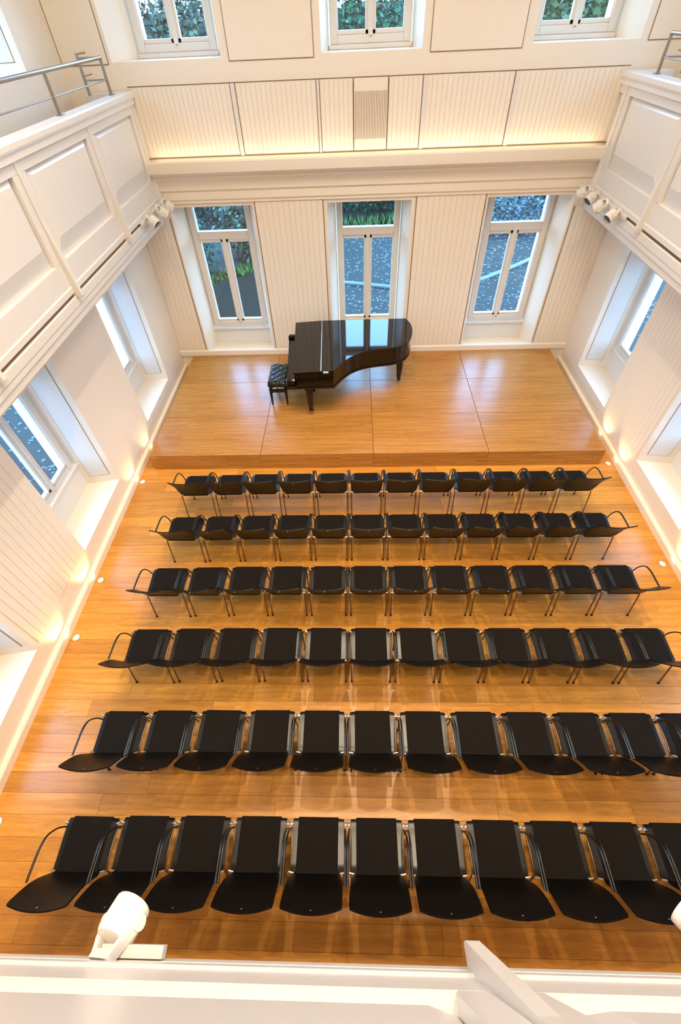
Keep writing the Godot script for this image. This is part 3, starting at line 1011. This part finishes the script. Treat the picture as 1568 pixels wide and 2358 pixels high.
# ------------------------------------------------------------------ balconies
# x along the front, z towards the hall (0 = face of the panel frames), y as in the hall
func balcony(called: String, label: String, at: Vector3, turn: float, x0: float, x1: float, ribs: Array, deep: float, rail: Array) -> Node3D:
	var t := node(called)
	tag(t, label, "balcony")
	t.position = at
	t.rotation.y = turn
	var X := Vector3.RIGHT
	var L := Vector3(x1 - x0, 0, 0)
	var zz := Vector3(0, 0, 1)
	# floor slab and fascia with its mouldings
	var s := begin()
	ext(s, PackedVector2Array([Vector2(-deep, 3.02), Vector2(-0.08, 2.97), Vector2(-0.02, 2.97), Vector2(-0.012, 2.99), Vector2(-0.012, 3.06), Vector2(0.004, 3.075), Vector2(0.004, 3.13), Vector2(0.010, 3.145), Vector2(0.010, 3.235), Vector2(0.002, 3.245), Vector2(-0.06, 3.245), Vector2(-0.06, 3.45), Vector2(-deep, 3.45)]), Vector3(x0, 0, 0), zz, Vector3.UP, L)
	obj("fascia", s, M.white_paint, t)
	# lighting track in the slot
	var tr := begin()
	bx(tr, Vector3(x0, 3.246, -0.058), Vector3(x1, 3.285, -0.018))
	obj("lighting_track", tr, M.shade_and_track_brown, t)
	# parapet: base rail, core, top rail, cornice
	var p := begin()
	ext(p, PackedVector2Array([Vector2(-0.14, 3.287), Vector2(0.012, 3.287), Vector2(0.012, 3.345), Vector2(0.002, 3.36), Vector2(0.0, 3.60), Vector2(-0.055, 3.605), Vector2(-0.055, 4.45), Vector2(0.0, 4.45), Vector2(0.0, 4.53), Vector2(0.03, 4.55), Vector2(0.03, 4.62), Vector2(-0.14, 4.62)]), Vector3(x0, 0, 0), zz, Vector3.UP, L)
	obj("parapet", p, M.white_paint, t)
	var cp := begin()
	ext(cp, PackedVector2Array([Vector2(-0.15, 4.62), Vector2(0.045, 4.62), Vector2(0.05, 4.64), Vector2(0.05, 4.68), Vector2(0.04, 4.70), Vector2(-0.15, 4.70)]), Vector3(x0, 0, 0), zz, Vector3.UP, L)
	obj("ledge", cp, M.white_paint, t)
	var edges := ribs.duplicate()
	edges.sort()
	for r in edges:
		var rb := begin()
		ext(rb, PackedVector2Array([Vector2(-0.03, 3.25), Vector2(0.080, 3.22), Vector2(0.086, 3.25), Vector2(0.014, 4.05), Vector2(0.014, 4.54), Vector2(-0.03, 4.54)]), Vector3(r - 0.026, 0, 0), zz, Vector3.UP, Vector3(0.052, 0, 0))
		for q in [-1.0, 1.0]:
			cbx(rb, Vector3(r + q * 0.026, 3.60, -0.055), Vector3(r + q * 0.13, 4.45, 0.0), 0.006)
		obj("rib", rb, M.white_paint, t)
	edges.push_front(x0 - 0.13)
	edges.push_back(x1 + 0.13)
	for i in edges.size() - 1:
		var a: float = edges[i] + 0.131
		var b: float = edges[i + 1] - 0.131
		if b - a < 0.25: continue
		# raised and fielded panel with a broad bevel at its foot
		var f := begin()
		var y0 := 3.606
		var y1 := 4.449
		var sb := 0.10
		var o := [Vector3(a, y0, -0.052), Vector3(b, y0, -0.052), Vector3(b, y1, -0.052), Vector3(a, y1, -0.052)]
		var n := [Vector3(a + sb, y0 + 0.20, -0.006), Vector3(b - sb, y0 + 0.20, -0.006), Vector3(b - sb, y1 - 0.06, -0.006), Vector3(a + sb, y1 - 0.06, -0.006)]
		quad(f, n[0], n[1], n[2], n[3], zz)
		for k in 4:
			var m := (k + 1) % 4
			var nr: Vector3 = (o[m] - o[k]).cross(n[k] - o[k]).normalized()
			if nr.z < 0: nr = -nr
			quad(f, o[k], o[m], n[m], n[k], nr)
		obj("panel", f, M.white_paint, t)
	if rail.size():
		# steel guard rail on the ledge
		var r0: float = rail[0]
		var r1: float = rail[1]
		var tp := begin()
		tube(tp, [Vector3(r0, 5.08, -0.10), Vector3(r1, 5.08, -0.10)], 0.021, 10)
		obj("handrail", tp, M.steel, t)
		var md := begin()
		tube(md, [Vector3(r0, 4.86, -0.10), Vector3(r1, 4.86, -0.10)], 0.008, 8)
		obj("middle_rail", md, M.steel, t)
		var n := int(round(absf(r1 - r0) / 1.72))
		for i in n + 1:
			var x := lerpf(r0, r1, float(i) / n)
			var po := begin()
			cbx(po, Vector3(x - 0.008, 4.70, -0.125), Vector3(x + 0.008, 5.07, -0.085), 0.003)
			cbx(po, Vector3(x - 0.05, 4.70, -0.135), Vector3(x + 0.05, 4.708, -0.065), 0.002)
			obj("post", po, M.steel, t)
		# return to the wall behind the stage
		var e: float = rail[2]
		var rt := begin()
		tube(rt, [Vector3(e, 5.08, -0.10), Vector3(e, 5.08, -0.42)], 0.012, 8)
		tube(rt, [Vector3(e, 4.86, -0.10), Vector3(e, 4.86, -0.42)], 0.008, 8)
		cbx(rt, Vector3(e - 0.008, 4.70, -0.44), Vector3(e + 0.008, 5.13, -0.40), 0.003)
		tube(rt, [Vector3(e, 5.12, -0.42), Vector3(e - signf(e) * 0.0 + (0.30 if rail[3] > 0 else -0.30), 5.12, -0.42)], 0.010, 8)
		tube(rt, [Vector3(e, 4.90, -0.42), Vector3(e + (0.30 if rail[3] > 0 else -0.30), 4.90, -0.42)], 0.008, 8)
		obj("rail_return", rt, M.steel, t)
		# parapet return along the end wall
		var eb := begin()
		var w0: float = rail[4]
		cbx(eb, Vector3(w0, 3.45, -0.55), Vector3(w0 + (-0.32 if rail[3] > 0 else 0.32), 4.70, -0.151), 0.008)
		obj("end_block", eb, M.white_paint, t)
	return t

func spotlight(at: Vector3, aim: Vector3, wall: Vector3, along: Vector3, label: String, group: String, gap: float, size := 1.0) -> Node3D:
	# at: middle of the head; wall: direction from the head to the track; along: along the track
	var t := node("track_spotlight")
	tag(t, label, "spotlight", group)
	t.position = at
	var d := aim.normalized()
	var side := d.cross(wall).normalized()
	var up := side.cross(d).normalized()
	var hx := Transform3D(Basis(side, d, up), Vector3.ZERO)
	var h := begin()
	var R := 0.073 * size
	var H := 0.060 * size
	lathe(h, [Vector2(0, -H), Vector2(R * 0.86, -H), Vector2(R * 0.95, -H + 0.008), Vector2(R, -H + 0.02), Vector2(R, H - 0.006), Vector2(R * 0.97, H), Vector2(R * 0.90, H), Vector2(R * 0.88, H - 0.03)], hx, 24)
	obj("head", h, M.white_paint, t)
	var l := begin()
	lathe(l, [Vector2(R * 0.9, H - 0.03), Vector2(R * 0.5, H - 0.022), Vector2(0, H - 0.02)], hx, 20)
	obj("lens", l, M.lens, t)
	# flat fork gripping the head's sides, joined to the adaptor by a stem
	var y := begin()
	var back := -d * (H + 0.042 * size) + wall * 0.008
	for q in [-1.0, 1.0]:
		var pts := [side * q * (R + 0.004), -d * H * 0.95 + side * q * (R * 0.80), back + side * q * R * 0.50]
		for k in 2:
			var e: Vector3 = pts[k + 1] - pts[k]
			var m := e.cross(up).normalized() * 0.009 * size
			ext(y, PackedVector2Array([Vector2(-0.02, -0.02) * size, Vector2(e.length() + 0.012 * size, -0.02 * size), Vector2(e.length() + 0.012 * size, 0.02 * size), Vector2(-0.02, 0.02) * size]), pts[k] - m, e.normalized(), up, m * 2.0)
		tube(y, [side * q * (R - 0.004), side * q * (R + 0.018)], 0.026 * size, 14)
	var yb := side * R * 0.62
	ext(y, PackedVector2Array([Vector2(-0.022, -0.014) * size, Vector2(0.022, -0.014) * size, Vector2(0.022, 0.014) * size, Vector2(-0.022, 0.014) * size]), back - yb, up, d, yb * 2.0)
	obj("yoke", y, M.white_paint, t)
	var w := wall.normalized()
	var v := w.cross(along).normalized()
	var foot := w * (gap - 0.012) + along * (back.dot(along) + 0.012) + Vector3(0, 0.02, 0)
	var s := begin()
	tube(s, [back, back.lerp(foot, 0.5), foot], 0.024 * size, 14)
	obj("stem", s, M.white_paint, t)
	var a := begin()
	ext(a, PackedVector2Array([Vector2(-0.03, -0.022), Vector2(0.20, -0.022), Vector2(0.20, 0.018), Vector2(-0.03, 0.018)]), foot - w * 0.028, along, v, w * 0.036)
	obj("adaptor", a, M.white_paint, t)
	return t

func balconies() -> void:
	# left: local x = -world z
	balcony("balcony", "white panelled balcony along the left wall with a steel guard rail", Vector3(-3.40, 0, 0), PI / 2, -0.1, 9.19, [9.10, 7.36, 5.48, 3.63, 1.78], 0.52, [0.1, 8.72, 8.72, 1.0, 9.19])
	balcony("balcony", "white panelled balcony along the right wall with a steel guard rail", Vector3(4.0, 0, 0), -PI / 2, -9.19, 0.1, [-8.95, -7.08, -5.22, -3.37, -1.52], 0.58, [-0.1, -8.45, -8.45, -1.0, -9.19])
	balcony("balcony", "white panelled balcony front directly below the viewpoint at the bottom", Vector3(0, 0, 0.208), PI, -3.99, 3.39, [-2.262, -0.407, 1.448], 1.2, [])
	# spotlights on the left track
	var left := [[-8.98, Vector3(0.5, -0.6, -0.35), "white track spotlight farthest along the left balcony, by the corner window"], [-8.64, Vector3(0.55, -0.6, -0.30), "white track spotlight in the middle of the three on the left balcony"], [-8.14, Vector3(0.75, -0.6, 0.30), "white track spotlight with visible dark lens, nearest of three on the left balcony"]]
	for q in left:
		spotlight(Vector3(-3.22, 3.25, q[0]), q[1], Vector3(-1, 0, 0), Vector3(0, 0, 1), q[2], "spotlights on the left balcony", 0.168, 1.12)
	var right := [[-8.97, Vector3(-0.5, -0.4, -0.3), "white track spotlight farthest along the right balcony, by the cornice"], [-8.60, Vector3(-0.7, -0.5, 0.35), "white track spotlight second from the back wall on the right balcony"], [-8.20, Vector3(-0.6, -0.55, -0.35), "white track spotlight third from the back wall on the right balcony"], [-7.72, Vector3(-0.75, -0.55, 0.30), "white track spotlight with dark lens nearest along the right balcony"]]
	for q in right:
		spotlight(Vector3(3.83, 3.25, q[0]), q[1], Vector3(1, 0, 0), Vector3(0, 0, 1), q[2], "spotlights on the right balcony", 0.158, 1.12)
	spotlight(Vector3(-0.912, 3.205, 0.097), Vector3(0.22, -0.50, -0.85), Vector3(0, 0, 1), Vector3(1, 0, 0), "large white spotlight on the near balcony at the bottom left of the view", "spotlights on the near balcony", 0.100)
	spotlight(Vector3(1.27, 3.205, 0.06), Vector3(-0.45, -0.42, -0.8), Vector3(0, 0, 1), Vector3(1, 0, 0), "white spotlight on the near balcony cut off by the right edge of the view", "spotlights on the near balcony", 0.146)

# ------------------------------------------------------------------ floor uplights
func uplights() -> void:
	var spots := [[-3.80, -5.49, -1, "beside the left end of the front chair row"], [-3.79, -3.45, -1, "beside the left end of the third chair row"], [-3.785, -2.55, -1, "beside the left end of the fourth chair row"], [-3.775, -0.50, -1, "at the left edge beside the rearmost chair row"],
		[4.44, -5.82, 1, "at the right front corner of the stage"], [4.425, -3.70, 1, "beside the right end of the third chair row"], [-3.79, -6.35, -1, "in the gap between the stage and the left wall"], [4.44, -6.55, 1, "in the gap between the stage and the right wall"], [4.43, -2.75, 1, "beside the right wall between the chair rows, out of view"]]
	for s in spots:
		var t := node("floor_uplight")
		tag(t, "small round floor uplight " + s[3], "uplight", "floor uplights along the walls")
		t.position = Vector3(s[0], 0, s[1])
		var r := begin()
		lathe(r, [Vector2(0.052, 0.0005), Vector2(0.050, 0.006), Vector2(0.040, 0.008), Vector2(0.037, 0.003)], Transform3D(), 20)
		obj("bezel", r, M.chrome, t)
		var g := begin()
		lathe(g, [Vector2(0.0, 0.005), Vector2(0.022, 0.0048), Vector2(0.037, 0.003)], Transform3D(), 16)
		obj("lens", g, M.uplight_glow, t)
		var l := SpotLight3D.new()
		l.name = "beam"
		l.light_color = Color(1.0, 0.86, 0.62)
		l.light_energy = 0.30
		l.light_size = 0.03
		l.spot_range = 12.0
		l.spot_attenuation = 2.0
		l.spot_angle = 42.0
		l.spot_angle_attenuation = 0.8
		l.shadow_enabled = true
		l.position = Vector3(0, 0.02, 0)
		l.rotation = Vector3(PI / 2, 0, 0)
		t.add_child(l)
		l.rotate(Vector3(0, 0, 1), deg_to_rad(-22.0 * s[2]))

# ------------------------------------------------------------------ outdoors
func foliage(st: SurfaceTool, mid: Vector3, rad: Vector3, count: int, size: float, base: Color) -> void:
	for i in count:
		var d := Vector3(rng.randfn(), rng.randfn(), rng.randfn()).normalized()
		var k := pow(rng.randf(), 0.45)
		var p := mid + d * rad * k * (1.0 + 0.12 * sin(d.x * 9.0) * cos(d.z * 7.0 + d.y * 5.0))
		var s := size * rng.randf_range(0.6, 1.4)
		var a := Vector3(rng.randfn(), rng.randfn() * 0.6, rng.randfn()).normalized()
		var b := a.cross(Vector3(rng.randfn(), rng.randfn(), rng.randfn())).normalized()
		var n := a.cross(b).normalized()
		if n.y < 0: n = -n
		var v := rng.randf_range(0.55, 1.5)
		cur = Color(base.r * v * rng.randf_range(0.8, 1.25), base.g * v, base.b * v * rng.randf_range(0.7, 1.3))
		var q := n * s * 0.12
		tri(st, p - a * s * 0.5, p + b * s * 0.28 + q, p + a * s * 0.5, n, n, n)
		tri(st, p - a * s * 0.5, p - b * s * 0.28 + q, p + a * s * 0.5, n, n, n)
	cur = Color.WHITE

func tree(called: String, label: String, cat: String, group: String, at: Vector3, blobs: Array, size: float, base: Color, count: int, trunk: float) -> void:
	var t := node(called)
	tag(t, label, cat, group)
	t.position = at
	var f := begin()
	for b in blobs:
		foliage(f, b[0], b[1], count, size, base)
	obj("foliage", f, M.leaf, t).set_meta("kind", "stuff")
	var k := begin()
	tube(k, [Vector3(0, -0.2, 0), Vector3(0.04, trunk * 0.5, 0.02), Vector3(-0.03, trunk, 0)], [0.03 + trunk * 0.025, 0.025 + trunk * 0.018, 0.02], 8)
	for i in 5:
		var a := TAU * i / 5.0
		tube(k, [Vector3(0, trunk * 0.45, 0), Vector3(cos(a) * trunk * 0.22, trunk * 0.8, sin(a) * trunk * 0.22)], [0.02 + trunk * 0.01, 0.012], 6)
	obj("trunk", k, M.bark, t)

func outdoors() -> void:
	var gr := begin()
	bx(gr, Vector3(-40, -0.6, -45), Vector3(40, -0.35, 30))
	struct(obj("ground", gr, M.gravel))
	# drive curving past the left window
	var dr := begin()
	prism(dr, [Vector2(-12, -10.3), Vector2(-0.6, -10.3), Vector2(-0.9, -13.3), Vector2(-1.5, -15.4), Vector2(-3.2, -15.6), Vector2(-4.6, -14.5), Vector2(-7.0, -13.6), Vector2(-12, -13.2)], -0.35, -0.30)
	struct(obj("drive", dr, M.asphalt))
	var path := begin()
	prism(path, [Vector2(-6, -18.6), Vector2(1.8, -19.6), Vector2(6, -21.0), Vector2(6, -24), Vector2(-6, -24)], -0.35, -0.28)
	struct(obj("far_drive", path, M.asphalt))
	var kb := begin()
	tube(kb, rounded([Vector3(-0.7, -0.31, -14.6), Vector3(0.4, -0.30, -14.3), Vector3(1.6, -0.30, -13.9), Vector3(3.6, -0.30, -14.2), Vector3(5.4, -0.3, -15.6), Vector3(7.5, -0.3, -17.5)], 0.6, 4), 0.06, 8)
	tag(obj("kerb_edge", kb, M.kerb), "pale stone edging curving across the gravel outside the middle window", "kerb")
	# scattered stones on the gravel
	var stone := begin()
	lathe(stone, [Vector2(0, -0.5), Vector2(0.8, -0.3), Vector2(1.0, 0.1), Vector2(0.6, 0.5), Vector2(0, 0.6)], Transform3D(), 6)
	var mm := MultiMesh.new()
	mm.transform_format = MultiMesh.TRANSFORM_3D
	mm.mesh = stone.commit()
	mm.instance_count = 5200
	for i in 5200:
		var x := rng.randf_range(-1.2, 8.5)
		var z := rng.randf_range(-19.4, -10.4)
		if i % 3 == 0:
			x = rng.randf_range(-12.0, 13.0)
			z = rng.randf_range(-9.0, 0.0)
			x = -5.0 - rng.randf() * 4.0 if x < 0 else 6.0 + rng.randf() * 4.0
		var s := rng.randf_range(0.015, 0.045)
		mm.set_instance_transform(i, Transform3D(Basis(Vector3.UP, rng.randf() * TAU).scaled(Vector3(s, s * 0.6, s * rng.randf_range(0.7, 1.3))), Vector3(x, -0.345, z)))
	var mi := MultiMeshInstance3D.new()
	mi.name = "loose_stone"
	mi.multimesh = mm
	mi.material_override = M.pebble
	tag(mi, "pale loose stones scattered over the grey gravel outside the windows", "stones")
	mi.set_meta("kind", "stuff")
	add_child(mi, true)
	# grass verge along the drive
	var gv := begin()
	var edge := [[-9.0, -13.3], [-7.0, -13.65], [-5.6, -14.1], [-4.6, -14.6], [-3.9, -15.1], [-3.2, -15.7], [-2.4, -16.1], [-1.2, -16.4]]
	for i in 2600:
		var f := rng.randf() * (edge.size() - 1.001)
		var k := int(f)
		var p := Vector3(lerpf(edge[k][0], edge[k + 1][0], f - k), -0.34, lerpf(edge[k][1], edge[k + 1][1], f - k) - rng.randf() * 0.8)
		var h := rng.randf_range(0.08, 0.22)
		var a := rng.randf() * TAU
		var sd := Vector3(cos(a), 0, sin(a)) * 0.022
		var lean := Vector3(sin(a * 3.0), 0, cos(a * 2.0)) * 0.08
		var v := rng.randf_range(0.7, 1.6)
		cur = Color(0.07 * v, 0.125 * v, 0.028 * v)
		tri(gv, p - sd, p + sd, p + Vector3(0, h, 0) + lean, Vector3.UP, Vector3.UP, Vector3.UP)
	cur = Color.WHITE
	var go := obj("verge_grass", gv, M.leaf)
	tag(go, "bright green tufted grass verge along the drive outside the left window", "grass")
	go.set_meta("kind", "stuff")
	var gv2 := begin()
	for i in 1500:
		var f := rng.randf()
		var p := Vector3(lerpf(-3.5, 5.0, f), -0.32, lerpf(-18.9, -20.9, f) - rng.randf() * 0.7 + 0.3)
		var h := rng.randf_range(0.15, 0.4)
		var a := rng.randf() * TAU
		var sd := Vector3(cos(a), 0, sin(a)) * 0.03
		var v := rng.randf_range(0.6, 1.5)
		cur = Color(0.06 * v, 0.115 * v, 0.03 * v)
		tri(gv2, p - sd, p + sd, p + Vector3(sin(a * 3.0) * 0.1, h, 0), Vector3.UP, Vector3.UP, Vector3.UP)
	cur = Color.WHITE
	var g2 := obj("ridge_grass", gv2, M.leaf)
	tag(g2, "thin strip of green grass below the hedge behind the middle window", "grass")
	g2.set_meta("kind", "stuff")
	var dk := Color(0.022, 0.055, 0.026)
	var teal := Color(0.026, 0.066, 0.050)
	var olive := Color(0.055, 0.080, 0.032)
	var grey := Color(0.060, 0.078, 0.052)
	tree("bush", "low dense green bush beyond the drive outside the left window", "bush", "", Vector3(-6.0, -0.35, -15.5), [[Vector3(0.3, 0.8, 0), Vector3(1.35, 1.2, 0.8)], [Vector3(-1.6, 1.0, 0.2), Vector3(1.3, 1.2, 0.9)]], 0.17, teal, 2600, 1.2)
	tree("bush", "grey green twiggy bush behind the grass verge outside the left window", "bush", "", Vector3(-2.9, -0.35, -16.9), [[Vector3(-0.5, 0.9, 0), Vector3(1.25, 1.2, 0.8)], [Vector3(1.0, 0.6, -0.3), Vector3(1.0, 0.8, 0.7)]], 0.17, grey, 2600, 1.1)
	tree("hedge", "dark green hedge filling the top pane of the middle window", "hedge", "", Vector3(0.6, -0.35, -21.8), [[Vector3(-2.4, 1.1, 0), Vector3(2.0, 1.6, 0.8)], [Vector3(0.6, 1.1, 0), Vector3(2.2, 1.6, 0.8)]], 0.19, dk, 3000, 1.6)
	tree("hedge", "bluish green hedge across the top pane of the right window", "hedge", "", Vector3(7.2, -0.35, -21.4), [[Vector3(-2.4, 1.0, 0), Vector3(2.0, 1.6, 0.8)], [Vector3(0.9, 1.1, 0), Vector3(2.2, 1.6, 0.8)]], 0.19, Color(0.03, 0.055, 0.055), 3000, 1.6)
	tree("hedge", "grey green hedge across the top pane of the left window", "hedge", "", Vector3(-7.6, -0.35, -21.4), [[Vector3(-2.0, 1.1, 0), Vector3(2.0, 1.6, 0.8)], [Vector3(1.2, 1.1, 0), Vector3(2.2, 1.6, 0.8)]], 0.19, Color(0.045, 0.06, 0.045), 3000, 1.6)
	tree("bush", "silvery leaved bush outside the right window in front of its hedge", "bush", "", Vector3(5.6, -0.35, -18.6), [[Vector3(0, 0.5, 0), Vector3(1.4, 0.8, 0.7)]], 0.12, Color(0.07, 0.11, 0.12), 2200, 0.9)
	tree("tree", "grey green tree seen through the upper left window", "tree", "", Vector3(-7.4, -0.35, -25.0), [[Vector3(-1.2, 4.3, 0), Vector3(2.6, 2.3, 1.3)], [Vector3(1.6, 4.4, 0.2), Vector3(2.4, 2.2, 1.3)]], 0.24, grey, 4200, 5.6)
	tree("tree", "dark green leafy tree seen through the upper middle window", "tree", "", Vector3(0.5, -0.35, -26.6), [[Vector3(-1.4, 4.4, 0), Vector3(2.5, 2.2, 1.3)], [Vector3(1.3, 4.3, 0.2), Vector3(2.5, 2.3, 1.3)]], 0.24, Color(0.028, 0.085, 0.045), 4200, 5.6)
	tree("tree", "light green leafy tree seen through the upper right window", "tree", "", Vector3(8.4, -0.35, -25.0), [[Vector3(-1.3, 4.4, 0), Vector3(2.5, 2.2, 1.3)], [Vector3(1.4, 4.3, 0.2), Vector3(2.5, 2.3, 1.3)]], 0.24, olive, 4200, 5.6)

func _ready() -> void:
	rng.seed = 20240
	materials()
	view()
	room()
	stage()
	balconies()
	chairs()
	piano()
	uplights()
	outdoors()
